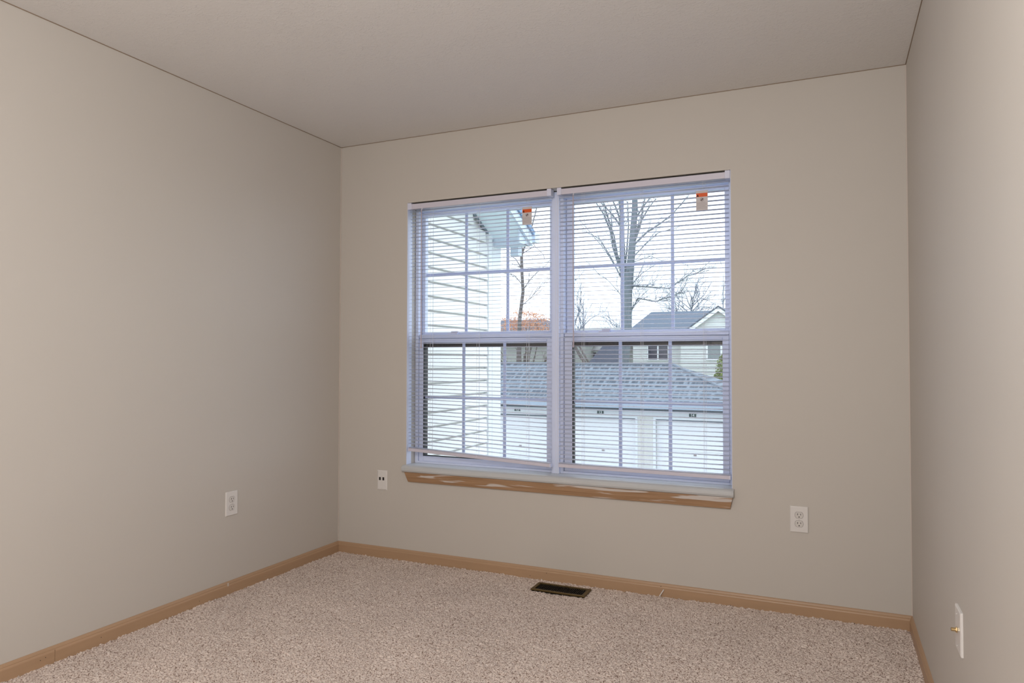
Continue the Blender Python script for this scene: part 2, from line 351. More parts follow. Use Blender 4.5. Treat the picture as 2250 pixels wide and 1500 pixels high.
# ================================================================== blinds
def blind(label, x0, x1, zl, zr, cords, wand_x, tag_x, ghost):
    root = thing('mini_blind', label, 'window blind', ((x0+x1)/2, .022, 2.056)); ox, oy, oz = root.location
    def L(b): return (b[0]-ox, b[1]-ox, b[2]-oy, b[3]-oy, b[4]-oz, b[5]-oz)
    # headrail: open-topped U channel
    hr = MB().box(*L((x0+.014, x1-.014, .002, .004, 2.022, 2.049))).box(*L((x0+.014, x1-.014, .036, .038, 2.022, 2.049))).box(*L((x0+.014, x1-.014, .002, .038, 2.020, 2.022)))
    hr.box(*L((x0+.014, x1-.014, .0012, .002, 2.046, 2.049)))
    hro = hr.build('headrail', M_rail, root)
    for bx in (x0, x1-.024):
        MB().box(*L((bx, bx+.024, -.001, .041, 2.018, 2.0565))).build('end_bracket', M_brk, root, bevel=.0015)
    MB().box(*L((x0+.026, x1-.026, .0045, .0355, 2.030, 2.0478))).build('headrail_shade_filler', M_dark, hro)  # dark filler painting the shade inside the headrail
    MB().box(*L((x0+.026, x1-.026, .0362, .0368, 2.0492, 2.0570))).build('gap_shade_strip', M_dark, hro)  # dark strip painting the shaded gap above the headrail
    # slats
    n = 64; ztop = 2.008; pitch = (ztop-(zl+.012))/n
    s = MB(); a, b = x0+.006, x1-.008
    for i in range(n+1):
        t = i/n; zc = ztop-pitch*i
        dl = 0; dr = (zr-zl)*max(0, (t-.55)/.45)**1.3
        tilt = math.radians(4.5-(8.5 if ghost else 4.0)*max(0, min(1, (zc-1.45)/.42)))
        prof = []
        for k in range(5):
            u = (k/4-.5); prof.append((u*.0255, .0018*(1-4*u*u)))
        for k in range(4):
            (y0, h0), (y1, h1) = prof[k], prof[k+1]
            p = lambda x, yy, hh, d: (x-ox, .022+yy*math.cos(tilt)-oy, zc+d+hh+yy*math.sin(tilt)-oz)
            s.quad(p(a, y0, h0, dl), p(b, y0, h0, dr), p(b, y1, h1, dr), p(a, y1, h1, dl))
    so = s.build('slats', M_slat, root, smooth=True)
    md = so.modifiers.new('thickness', 'SOLIDIFY'); md.thickness = .0005
    # bottom rail (tilted when one ladder hangs low)
    p0 = [(.0095, -.010), (.0095, .004), (.014, .0085), (.030, .0085), (.0345, .004), (.0345, -.010)]
    rb = MB(); vs = [(a-ox, y-oy, zl+z-oz) for y, z in p0]+[(b-ox, y-oy, zr+z-oz) for y, z in p0]
    rb.add(vs, [(i, (i+1) % 6, 6+(i+1) % 6, 6+i) for i in range(6)]+[tuple(range(5, -1, -1)), tuple(range(6, 12))])
    rbo = rb.build('bottom_rail', M_rail, root, bevel=.001)
    for ex, ez in ((a, zl), (b, zr)):
        MB().box(ex-.002-ox, ex+.002-ox, .008-oy, .036-oy, ez-.011-oz, ez+.0095-oz).build('end_cap', M_brk, rbo)
    for cx_ in cords:
        t = (cx_-a)/(b-a); zb = zl+(zr-zl)*t
        for yy in (.0085, .0355):
            MB().tube([(cx_-ox, yy-oy, 2.02-oz), (cx_-ox, yy-oy, zb-oz)], .0006, 5).build('ladder_cord', M_cord, root)
        MB().tube([(cx_+.010-ox, .022-oy, 2.02-oz), (cx_+.010-ox, .022-oy, zb-oz)], .0006, 5).build('lift_cord', M_cord, root)
    # tilt wand with a hook on top
    wz = 1.214
    MB().tube([(wand_x-ox, -.004-oy, 2.010-oz), (wand_x+.002-ox, -.0045-oy, wz+.03-oz), (wand_x+.002-ox, -.0045-oy, wz-oz)], [.0032, .0034, .0046], 6).build('tilt_wand', M_wand, root)
    MB().tube([(wand_x-ox, .012-oy, 2.022-oz), (wand_x-ox, .002-oy, 2.016-oz), (wand_x-ox, -.004-oy, 2.008-oz)], .003, 6).build('wand_hook', M_cord, root)
    # warning tag clipped to the lift cord
    tx, tz, tw, th = tag_x, 1.963, .056, .088
    tb = MB().box(*L((tx, tx+tw, .0035, .0042, tz-th, tz+.008)))
    to = tb.build('warning_label', M_tag, root)
    MB().box(*L((tx+.001, tx+tw-.002, .0030, .0035, tz-.022, tz-.004))).build('orange_band', M_orange, to)
    MB().add([(tx+.003-ox, .0027-oy, tz-.0205-oz), (tx+.014-ox, .0027-oy, tz-.0205-oz), (tx+.0085-ox, .0027-oy, tz-.0085-oz), (tx+.003-ox, .0031-oy, tz-.0205-oz), (tx+.014-ox, .0031-oy, tz-.0205-oz), (tx+.0085-ox, .0031-oy, tz-.0085-oz)], [(0, 1, 2), (3, 5, 4), (0, 3, 4, 1), (1, 4, 5, 2), (2, 5, 3, 0)]).build('warning_triangle', M_dark, to)
    pg = MB(); cx0, cz0 = tx+tw/2, tz-.0355
    ring = [(cx0+.0075*math.cos(2*PI*k/14)-ox, .0031-oy, cz0+.0075*math.sin(2*PI*k/14)-oz) for k in range(15)]
    pg.tube(ring, .0007, 4, False); pg.tube([(cx0-.004-ox, .0031-oy, cz0-.005-oz), (cx0+.001-ox, .0031-oy, cz0+.001-oz), (cx0+.005-ox, .0031-oy, cz0+.005-oz)], [.0016, .0028, .0014], 5)
    pg.build('pictogram', M_ink, to)
    fp = MB()
    for k in range(6):
        zz = tz-.049-k*.0058; fp.box(*L((tx+.003, tx+tw-(.004 if k % 3 else .012), .0031, .0035, zz-.0010, zz)))
    fp.build('fine_print', M_ink2, to)
    return root
b1 = blind('white mini blind on the left window, its bottom rail hanging crooked', .478, 1.368, .632, .594, (.628, .926, 1.226), .573, 1.201, False)
b2 = blind('white mini blind on the right window, its bottom rail level above the sill', 1.401, 2.281, .598, .594, (1.536, 1.846, 2.152), 1.493, 2.121, True)
for o_ in (b1, b2): o_['group'] = 'mini blinds in the twin window'
# lift-cord tails resting on the sill under the right blind
o2 = b2.location
for dx in (0, .012):
    MB().tube([(1.392+dx-o2[0], .001-o2[1], 2.02-o2[2]), (1.394+dx-o2[0], -.002-o2[1], 1.2-o2[2]), (1.396+dx-o2[0], -.002-o2[1], .551-o2[2])], .0006, 5).build('pull_cord', M_cord, b2)

# ================================================================== outlets and plates
def slab(mb, w, h, y0, y1, ch):
    """chamfered rectangular plate facing -y, centred on the origin"""
    a, b = w/2, h/2
    vs = [(-a, y0, -b), (a, y0, -b), (a, y0, b), (-a, y0, b), (-a, y1+ch*.6, -b), (a, y1+ch*.6, -b), (a, y1+ch*.6, b), (-a, y1+ch*.6, b),
          (-a+ch, y1, -b+ch), (a-ch, y1, -b+ch), (a-ch, y1, b-ch), (-a+ch, y1, b-ch)]
    return mb.add(vs, [(3, 2, 1, 0), (0, 1, 5, 4), (1, 2, 6, 5), (2, 3, 7, 6), (3, 0, 4, 7), (4, 5, 9, 8), (5, 6, 10, 9), (6, 7, 11, 10), (7, 4, 8, 11), (8, 9, 10, 11)])
def disc_prof(rx, rz, flat, n=28):
    return [(max(-rx, min(rx, rx*1.0*math.cos(2*PI*k/n))), max(-flat, min(flat, rz*math.sin(2*PI*k/n)))) for k in range(n)]
def outlet(label, loc, rz):
    root = thing('wall_outlet', label, 'outlet', loc, rz, 'duplex wall outlets')
    slab(MB(), .076, .117, -.0002, -.0062, .003).build('cover_plate', M_plate, root)
    for s in (1, -1):
        zc = s*.0195
        ring = MB().prism([(x*1.09, zc+z*1.09) for x, z in disc_prof(.0172, .0172, .0138)], -.0060, -.00640, 1).build('recess_ring', M_ink2, root)
        rc = MB().prism([(x, zc+z) for x, z in disc_prof(.0172, .0172, .0138)], -.0060, -.0082, 1).build('receptacle', M_recp, root, bevel=.0006)
        for sx, hh in ((-.0064, .0042), (.0064, .0036)):
            MB().box(sx-.0012, sx+.0012, -.0085, -.0078, zc+.0038-hh, zc+.0038+hh).build('slot', M_dark, rc)
        MB().prism([(.0026*math.cos(k*PI/6), zc-.0078+.0026*math.sin(k*PI/6)) for k in range(12)], -.0085, -.0078, 1).build('ground_hole', M_dark, rc)
    MB().prism([(.003*math.cos(k*PI/6), .003*math.sin(k*PI/6)) for k in range(12)], -.0060, -.0073, 1).build('screw', M_recp, root)
    return root
outlet('white duplex outlet low on the wall to the right of the window', (2.575, 0, .428), 0)
outlet('white duplex outlet on the long left wall, seen at a slant', (0, -.843, .438), PI/2)
jk = thing('phone_jack_plate', 'small white jack plate with two black ports between the corner and the window', 'wall plate', (.315, 0, .445))
slab(MB(), .068, .114, -.0002, -.006, .0055).build('cover_plate', M_plate, jk)
for sx in (-.0145, .0095):
    MB().box(sx-.0060, sx+.0060, -.0066, -.0055, .0085-.009, .0085+.009).build('port', M_dark, jk)
for zz in (.047, -.047): MB().prism([(.0025*math.cos(k*PI/6), zz+.0025*math.sin(k*PI/6)) for k in range(12)], -.0055, -.0066, 1).build('screw', M_recp, jk)
cp = thing('cable_jack_plate', 'white cable plate with a brass connector low on the right wall', 'wall plate', (W, -1.256, .431), -PI/2)
slab(MB(), .086, .116, -.0002, -.0068, .003).build('cover_plate', M_plate, cp)
cn = MB().tube([(0, -.008, 0), (0, -.022, 0)], .0048, 12).build('connector', M_brass, cp)
MB().tube([(0, -.008, 0), (0, -.0115, 0)], .0075, 6).build('hex_nut', M_brass, cn)
MB().tube([(0, -.0221, 0), (0, -.0223, 0)], .003, 10).build('socket_hole', M_dark, cn)
for zz in (.042, -.042): MB().prism([(.0025*math.cos(k*PI/6), zz+.0025*math.sin(k*PI/6)) for k in range(12)], -.008, -.0095, 1).build('screw', M_recp, cp)

# ================================================================== floor register
rg = thing('floor_register', 'dark bronze floor register set in the carpet below the window', 'floor vent', (1.474, -.1345, 0))
hw, hd = .1415, .058
fr = MB()
for (x0, x1, y0, y1) in ((-hw, hw, hd-.013, hd), (-hw, hw, -hd, -hd+.013), (-hw, -hw+.017, -hd+.013, hd-.013), (hw-.017, hw, -hd+.013, hd-.013)): fr.box(x0, x1, y0, y1, .0, .0075)
fr.build('frame', M_reg, rg, bevel=.0015)
lv = MB(); nL = 26
for k in range(nL):
    xx = -hw+.022+k*(2*hw-.044)/(nL-1)
    lv.add([(xx-.0012, -hd+.013, -.001), (xx+.0012, -hd+.013, .006), (xx+.003, -hd+.013, .006), (xx+.0006, -hd+.013, -.001),
            (xx-.0012, hd-.013, -.001), (xx+.0012, hd-.013, .006), (xx+.003, hd-.013, .006), (xx+.0006, hd-.013, -.001)], [(0, 1, 2, 3), (7, 6, 5, 4), (0, 4, 5, 1), (1, 5, 6, 2), (2, 6, 7, 3), (3, 7, 4, 0)])
lv.build('louvers', M_fin, rg)
MB().box(-hw+.004, hw-.004, -hd+.004, hd-.004, -.008, -.004).build('duct_opening', M_dark, rg)
tag(MB().tube([(1.9440, -.030, .004), (1.9620, -.0165, .034)], .0026, 8).build('plastic_stick', M_plate), 'short white plastic stick leaning on the baseboard right of the register', 'plastic piece')

# ================================================================== outside: ground
tag(box('ground', M_grass, (-70, 60, .6, 120, -3.3, -3.02)), kind='structure')
tag(MB().box(-26, 20, 9, 20.4, -3.02, -3.0).build('driveway', M_asph), kind='structure')

# ---- near wing of this building, white lap siding
wg = thing('building_wing', 'white sided wing of the building close outside the left window', 'building', (.157, .21, -3.0)); wx, wy, wz0 = .157, .21, -3.0
def rake_z(y): return 2.19+(1.702-y)*.46
MB().box(-6-wx, -.034, 0, 1.955-wy, 0, 2.13+3).add([(-6-wx, 0, 5.13), (-.034, 0, 5.13), (-.034, 0, rake_z(.2)+3.02), (-6-wx, 0, rake_z(.2)+3.02), (-6-wx, 1.75, 5.13), (-.034, 1.75, 5.13)],
    [(0, 1, 2, 3), (0, 4, 5, 1), (1, 5, 2), (0, 3, 4), (3, 2, 5, 4)]).build('wall', M_siding, wg)
sd = MB(); k = 0; zb = 2.105+.1016*9
while zb > -3.0:
    ye = 1.700 if zb+.1016 < rake_z(1.70) else max(.25, min(1.700, 1.702+(2.19-zb-.1016)/.46))
    if zb < 2.92:
        y0, y1 = .0, ye-wy; z0, z1 = zb+3, zb+.1016+3
        if y1 > .02:
            lap = [(-.034, z0), (.004, z0), (.006, z0+.005), (-.002, z1-.0145), (-.034, z1-.013)]
            sd.add([(a_, y0, c_) for a_, c_ in lap]+[(a_, y1, c_) for a_, c_ in lap],
                   [(0, 1, 2, 3, 4), (9, 8, 7, 6, 5), (0, 5, 6, 1), (1, 6, 7, 2), (2, 7, 8, 3), (3, 8, 9, 4), (4, 9, 5, 0)])
    zb -= .1016
sd.build('lap_siding', M_siding, wg)
ct = MB().box(-.034, .012, 1.709-wy, 1.772-wy, 0, 5.19).build('corner_board', M_trimout, wg)
MB().box(-.034, .004, 1.793-wy, 1.955-wy, 0, 5.12).build('corner_panel', M_trimout, wg)
# gable rake: soffit, fascia, shingle edge
def slant(y0, y1, x0, x1, dz0, dz1):
    m = MB(); za, zb_ = rake_z(y0)+3, rake_z(y1)+3
    return m.add([(x0-wx, y0-wy, za+dz0), (x1-wx, y0-wy, za+dz0), (x1-wx, y0-wy, za+dz1), (x0-wx, y0-wy, za+dz1), (x0-wx, y1-wy, zb_+dz0), (x1-wx, y1-wy, zb_+dz0), (x1-wx, y1-wy, zb_+dz1), (x0-wx, y1-wy, zb_+dz1)],
        [(0, 1, 2, 3), (7, 6, 5, 4), (0, 4, 5, 1), (1, 5, 6, 2), (2, 6, 7, 3), (3, 7, 4, 0)])
slant(.215, 1.90, .142, .455, .0, .02).build('soffit', M_soffit, wg)
slant(.215, 1.90, .455, .475, -.012, .075).build('fascia', M_gutter, wg)
slant(.215, 1.98, -6, .49, .078, .118).build('roof', M_shed, wg)
slant(.215, 1.70, .150, .168, -.014, -.001).build('frieze_joint', M_gsof_shade, wg)
rt_ = MB().box(.0, .298, 1.80-wy, 1.90-wy, 5.085, 5.15); rt_.box(.284, .296, 1.68-wy, 1.90-wy, 5.085, 5.20)
rt_.build('eave_return', M_gutter, wg)
gt = MB().box(.02, .34, 1.901-wy, 2.0-wy, 5.12, 5.20).build('gutter', M_gutter, wg)
MB().box(.115, .185, 1.905-wy, 1.985-wy, 5.02, 5.12).build('downspout', M_gutter, gt)

# ---- garage row with numbered doors
gx, gy, gz = -4.65, 20.5, -3.0
gr = thing('garage_row', 'long low white garage row with grey shingle hip roof and numbered doors', 'garage', (gx, gy, gz))
gl, grt = -13.0, .38
gw = MB().box(gl-gx, grt-gx, .24, 6.6, 0, 2.5)
centers = [-11.0, -7.825, -4.65, -1.475]
xs_ = [gl]+[c+s*1.25 for c in centers for s in (-1, 1)]+[grt]
for i in range(0, len(xs_), 2): gw.box(xs_[i]-gx, xs_[i+1]-gx, 0, .24, 0, 2.5)
for c in centers: gw.box(c-1.25-gx, c+1.25-gx, 0, .24, 2.14, 2.5)
gw.build('wall', M_pier, gr)
hd_ = MB().box(gl-gx, grt-gx, -.012, 0, 2.215, 2.50)
hd_.build('header_board', M_trimout, gr)
MB().box(gl-gx, grt-gx, -.03, -.0125, 2.405, 2.50).build('gutter_shade_strip', M_gsof_shade, gr)  # dark strip paints the gutter's shade onto the header top
for c, num in zip(centers, ('11', '12', '13', '14')):
    d = MB()
    for k in range(4): d.box(c-1.24-gx, c+1.24-gx, .17, .21, .01+k*.532, .01+k*.532+.526)
    do = d.build('garage_door', M_gdoor, gr)
    MB().box(c+.0-gx, c+.09-gx, .14, .17, .94, .985).build('handle', M_ink2, do)
    MB().box(c-1.24-gx, c+1.24-gx, .10, .17, 2.075, 2.14).build('door_head_shade', M_gsof_shade, do)  # dark strip paints the shade at the head of the recessed door
    tr = MB().box(c-1.32-gx, c-1.24-gx, -.02, .1, 0, 2.13).box(c+1.24-gx, c+1.32-gx, -.02, .1, 0, 2.13).box(c-1.32-gx, c+1.32-gx, -.02, .1, 2.13, 2.20)
    tr.build('door_trim', M_trimout, gr)
    if num != '11':
        pl = MB().box(c-.115-gx, c+.115-gx, -.03, -.013, 2.248, 2.352).build('number_plate', M_sign, gr)
        text_mesh('number', num, .125, M_white, pl, (c-gx, -.033, 2.300))
# gutter, soffit and hipped roof
ez, rz_, fy, by = 2.62, 3.97, -.42, 7.2
MB().box(gl-.4-gx, .75-gx, -.36, 0, 2.50, 2.53).build('soffit', M_gsof_shade, gr)
MB().box(gl-.4-gx, .77-gx, -.50, -.36, 2.50, 2.68).build('gutter', M_gutter2, gr, bevel=.015)
xR = -2.74
def Q(x, y, z): return (x-gx, y, z)
rf = MB().add([Q(gl-.45, fy, ez), Q(.78, fy, ez), Q(xR, 3.0, rz_), Q(gl-.45, 3.0, rz_), Q(.78, 6.6, ez), Q(gl-.45, 6.6, ez)],
              [(0, 1, 2, 3), (1, 4, 2), (4, 5, 3, 2), (0, 3, 5), (0, 5, 4, 1)])
rfo = rf.build('roof', M_shingle, gr)
MB().tube([Q(gl-.45, 3.0, rz_+.01), Q(xR, 3.0, rz_+.01)], .06, 6).build('ridge_cap', M_cap, gr)
MB().tube([Q(xR, 3.0, rz_+.01), Q(.78, fy, ez+.02)], .05, 6).build('hip_cap', M_cap, gr)

# ---- houses beyond
def siding_face(mb, x0, x1, y, z0, z1, e=.14):
    z = z0
    while z < z1-.01:
        zt = min(z+e, z1); mb.add([(x0, y, z), (x1, y, z), (x1, y-.03, z+.004), (x0, y-.03, z+.004), (x1, y, zt), (x0, y, zt)], [(0, 3, 2, 1), (3, 5, 4, 2)])
        z += e
def hwin(parent, x0, x1, y, z0, z1, nx, nz, gm, w=.09):
    f = MB().box(x0-w, x1+w, y-.06, y, z0-w, z0).box(x0-w, x1+w, y-.06, y, z1, z1+w).box(x0-w, x0, y-.06, y, z0, z1).box(x1, x1+w, y-.06, y, z0, z1)
    for k in range(1, nx): xx = x0+(x1-x0)*k/nx; f.box(xx-.04, xx+.04, y-.05, y, z0, z1)
    for k in range(1, nz): zz = z0+(z1-z0)*k/nz; f.box(x0, x1, y-.045, y, zz-.035, zz+.035)
    fo = f.build('window', M_trimout, parent); MB().box(x0, x1, y-.03, y-.005, z0, z1).build('pane', gm, fo)
M_pane = mat('dark_window_pane', (.03, .035, .06), .15)
M_pane2 = mat('grey_window_pane', (.22, .26, .27), .3)
hA = thing('gabled_house', 'white sided house with a front gable beyond the garage at the right', 'house', (-5, 38, -3)); ax, ay, az = -5, 38, -3
m = MB().box(-8.0-ax, 5-ax, 0, 8, 0, 5.75); siding_face(m, -8.0-ax, 5-ax, -.001, 0, 5.75); m.build('wall', M_siding_far, hA)
MB().add([(-8.35-ax, -.5, 5.72), (-2-ax, -.5, 5.72), (-2-ax, 4.5, 7.25), (-7.95-ax, 4.5, 7.25), (-8.35-ax, 8.5, 5.72), (-2-ax, 8.5, 5.72)], [(0, 1, 2, 3), (3, 2, 5, 4), (0, 3, 4), (1, 5, 2), (0, 4, 5, 1)]).build('roof', M_slate, hA)
gxc, ghw, gzb, gzp = -2.9, 2.1, 5.5, 7.02
m = MB().box(gxc-ghw-ax, gxc+ghw-ax, -1.0, .0, 0, gzb).prism([(gxc-ghw-ax, gzb), (gxc+ghw-ax, gzb), (gxc-ax, gzp-.08)], -1.0, 4, 1)
siding_face(m, gxc-ghw-ax, gxc+ghw-ax, -1.001, 0, gzb); gwo = m.build('gable_wall', M_siding_far, hA)
for s in (-1, 1):
    r = MB(); x0, x1 = gxc-ax, gxc+s*(ghw+.3)-ax; zr0 = gzp+.02; zr1 = gzp-(ghw+.3)*(gzp-gzb)/ghw
    r.add([(x0, -1.3, zr0), (x1, -1.3, zr1), (x1, -1.3, zr1-.22), (x0, -1.3, zr0-.22), (x0, -1.2, zr0), (x1, -1.2, zr1), (x1, -1.2, zr1-.22), (x0, -1.2, zr0-.22)], [(0, 1, 2, 3), (7, 6, 5, 4), (0, 4, 5, 1), (3, 2, 6, 7), (0, 3, 7, 4), (1, 5, 6, 2)])
    r.build('rake_board', M_trimout, hA)
    MB().add([(x0, -1.35, zr0+.02), (x1, -1.35, zr1+.02), (x1, 4, zr1+.02), (x0, 4, zr0+.02), (x0, -1.35, zr0+.09), (x1, -1.35, zr1+.09), (x1, 4, zr1+.09), (x0, 4, zr0+.09)], [(0, 1, 2, 3), (7, 6, 5, 4), (0, 4, 5, 1), (1, 5, 6, 2), (2, 6, 7, 3), (3, 7, 4, 0)]).build('gable_roof', M_slate, hA)
hwin(hA, -7.08-ax, -5.93-ax, -.03, 1.14-az, 2.08-az, 2, 1, M_pane, .05)
hwin(hA, -3.50-ax, -2.82-ax, -1.03, 1.20-az, 2.15-az, 1, 1, M_pane2)

hB = thing('dark_roof_house', 'house with a steep dark slate roof behind the tall tree', 'house', (-8.3, 33, -3)); bx, by_, bz = -8.3, 33, -3
MB().box(-9.1-bx, -7.8-bx, 1.2, 3.4, 0, 4.0).build('wall', M_siding_far, hB)
MB().add([(-9.35-bx, 0, 3.75), (-7.05-bx, 0, 3.75), (-7.9-bx, 2.6, 5.15), (-8.95-bx, 2.6, 5.15), (-9.2-bx, 3.6, 4.4), (-8.3-bx, 3.6, 4.4)], [(0, 1, 2, 3), (3, 2, 5, 4), (0, 3, 4), (1, 5, 2), (0, 4, 5, 1)]).build('roof', M_slate2, hB)
hC = thing('distant_house', 'distant pale house with a light grey roof left of the dark roof', 'house', (-12, 41, -3)); cx_, cy_, cz_ = -12, 41, -3
M_lroof = mat('light_grey_roof', (.30, .30, .29), .9, var=(1.5, .15))
m = MB().box(-18-cx_, -9.5-cx_, 0, 6, 0, 4.8); siding_face(m, -18-cx_, -9.5-cx_, -.001, 0, 4.8, .18); m.build('wall', M_siding_far, hC)
MB().add([(-18.5-cx_, -.5, 4.75), (-9.2-cx_, -.5, 4.75), (-9.2-cx_, 3, 6.35), (-18.5-cx_, 3, 6.35), (-18.5-cx_, 6.5, 4.75), (-9.2-cx_, 6.5, 4.75)], [(0, 1, 2, 3), (3, 2, 5, 4), (0, 3, 4), (1, 5, 2), (0, 4, 5, 1)]).build('roof', M_lroof, hC)
hwin(hC, -11.75-cx_, -11.2-cx_, -.03, .95-cz_, 1.60-cz_, 1, 1, M_pane)
hD = thing('grey_roof_house', 'low grey roofed house behind the orange leaved tree', 'house', (-15, 36, -3)); dx_, dy_, dz_ = -15, 36, -3
M_tanw = mat('taupe_siding', (.36, .38, .36), .7, var=(2, .1))
m = MB().box(-21-dx_, -11.4-dx_, 0, 7, 0, 5.3); siding_face(m, -21-dx_, -11.4-dx_, -.001, 0, 5.3, .2); m.build('wall', M_tanw, hD)
MB().add([(-21.5-dx_, -.5, 5.25), (-11.2-dx_, -.5, 5.25), (-14.2-dx_, 3.5, 6.75), (-21.5-dx_, 3.5, 6.75), (-21.5-dx_, 7.5, 5.25), (-11.2-dx_, 7.5, 5.25)], [(0, 1, 2, 3), (3, 2, 5, 4), (0, 3, 4), (1, 5, 2), (0, 4, 5, 1)]).build('roof', M_slate, hD)

# ---- trees
def grow(mb, p, d, r, length, depth, rg_, spread=.55, up=.15, n=4):
    steps = 3; pts = [p]; rad = [r]
    for i in range(steps):
        d = (d+Vector((rg_.gauss(0, .10), rg_.gauss(0, .10), rg_.gauss(0, .08)+up*.15))).normalized(); p = p+d*length/steps; pts.append(p); rad.append(r*(1-.45*(i+1)/steps))
    mb.tube(pts, rad, n, False)
    if depth == 0: return
    for k in range(rg_.choice((2, 3))):
        t = rg_.uniform(.45, 1); q = pts[0].lerp(pts[-1], t) if k else pts[-1]
        dd = (d+Vector((rg_.gauss(0, spread), rg_.gauss(0, spread*.7), rg_.gauss(0, spread)+up))).normalized()
        grow(mb, q, dd, r*.55, length*rg_.uniform(.55, .8), depth-1, rg_, spread, up, n)
def limb(mb, pts, r0, r1, rg_, twigs=3, depth=2, tl=1.0, spread=.5):
    pts = [Vector(p) for p in pts]; n = len(pts)
    mb.tube(pts, [r0+(r1-r0)*i/(n-1) for i in range(n)], 6, False)
    for i in range(n-1):
        for k in range(twigs):
            q = pts[i].lerp(pts[i+1], rg_.random()); d = (pts[i+1]-pts[i]).normalized()
            d = (d+Vector((rg_.gauss(0, .6), rg_.gauss(0, .5), rg_.gauss(.25, .4)))).normalized()
            grow(mb, q, d, max(.012, r1*.5), tl*rg_.uniform(.6, 1.2), depth, rg_, spread)
def farther(o, y):
    k = (y+3.493)/(o.location.y+3.493); c = Vector((2.7106, -3.493, 1.1525)); o.location = c+(o.location-c)*k; o.scale = (k, k, k)
rg1 = random.Random(4)
tb = thing('tall_bare_tree', 'tall bare grey tree forking high behind the garage roof', 'tree', (-6.1, 29, -3)); TB = Vector((-6.1, 29, -3))
def rel(pts, dy=0): return [(x-TB.x, dy*i, z-TB.z) for i, (x, z) in enumerate(pts)]
tk = MB()
tk.tube(rel([(-6.12, -3), (-6.14, .97), (-5.98, 2.63), (-6.0, 4.34), (-5.97, 5.0)]), [.36, .27, .245, .29, .30], 10, False)
tk.tube(rel([(-6.05, 4.6), (-6.16, 5.6), (-6.20, 6.9), (-6.20, 8.0), (-6.30, 8.9), (-6.45, 9.6), (-6.6, 11.5)]), [.20, .15, .125, .11, .10, .08, .03], 8, False)
tk.tube(rel([(-5.90, 4.6), (-5.76, 5.9), (-5.67, 7.1), (-5.58, 8.17), (-5.58, 8.8), (-5.47, 9.5), (-5.3, 11.8)]), [.22, .18, .155, .14, .13, .10, .03], 8, False)
tko = tk.build('trunk', M_bark, tb)
br_ = MB()
for pts, r0, tw in (([(-6.2, 5.2), (-6.35, 5.75), (-6.57, 6.52), (-6.83, 7.4), (-7.12, 8.08), (-7.58, 8.78)], .065, 2),
                    ([(-6.17, 6.9), (-6.24, 7.36), (-6.52, 7.81), (-6.9, 8.28), (-7.35, 8.75)], .055, 2),
                    ([(-6.2, 5.3), (-6.4, 5.65), (-6.68, 6.53), (-6.72, 7.4), (-6.79, 8.49)], .05, 1),
                    ([(-5.72, 6.2), (-5.58, 6.56), (-5.04, 7.06), (-4.41, 7.43), (-3.88, 7.81), (-3.16, 8.58)], .06, 2),
                    ([(-5.68, 6.7), (-5.45, 7.3), (-5.25, 7.71), (-4.93, 8.22), (-4.61, 8.61)], .055, 2),
                    ([(-5.75, 5.3), (-5.63, 5.71), (-4.83, 5.94), (-4.2, 5.63)], .025, 1),
                    ([(-5.75, 4.4), (-5.65, 4.58), (-5.05, 4.52), (-4.0, 4.41), (-3.17, 4.96), (-2.57, 5.07)], .045, 3),
                    ([(-5.78, 3.4), (-5.74, 3.5), (-5.44, 4.0), (-4.63, 3.83), (-4.21, 3.96), (-3.38, 4.24)], .05, 3),
                    ([(-6.2, 4.9), (-6.35, 5.21), (-7.01, 6.33), (-7.69, 7.14), (-8.38, 7.96)], .03, 1),
                    ([(-5.75, 4.5), (-5.65, 4.75), (-5.26, 5.16), (-4.62, 5.55)], .028, 1),
                    ([(-6.15, 5.4), (-6.45, 6.1), (-6.60, 7.0), (-7.0, 8.2), (-7.3, 9.3)], .055, 2),
                    ([(-6.2, 7.2), (-6.4, 8.1), (-6.75, 8.9), (-7.0, 9.8)], .05, 2),
                    ([(-5.7, 6.4), (-5.35, 7.3), (-5.2, 8.3), (-4.95, 9.4)], .055, 2),
                    ([(-5.62, 7.6), (-5.25, 8.2), (-4.75, 8.8), (-4.4, 9.5)], .045, 2),
                    ([(-6.1, 5.2), (-5.98, 6.2), (-5.9, 7.4), (-5.95, 8.6)], .05, 2),
                    ([(-6.25, 5.0), (-6.75, 6.0), (-7.3, 6.9), (-8.0, 7.3)], .035, 2),
                    ([(-5.7, 5.9), (-5.1, 6.5), (-4.5, 7.0), (-3.6, 7.2)], .03, 2),
                    ([(-6.2, 4.1), (-6.4, 4.35), (-6.9, 4.91), (-7.47, 5.27)], .022, 1)):
    limb(br_, [(x-TB.x, .03*i, z-TB.z) for i, (x, z) in enumerate(pts)], r0, r0*.35, rg1, tw+(5 if pts[0][1] < 5 and r0 > .04 else 1), 3 if pts[0][1] < 5 else 2, .75, .45)
br_.build('branches', M_bark, tb)

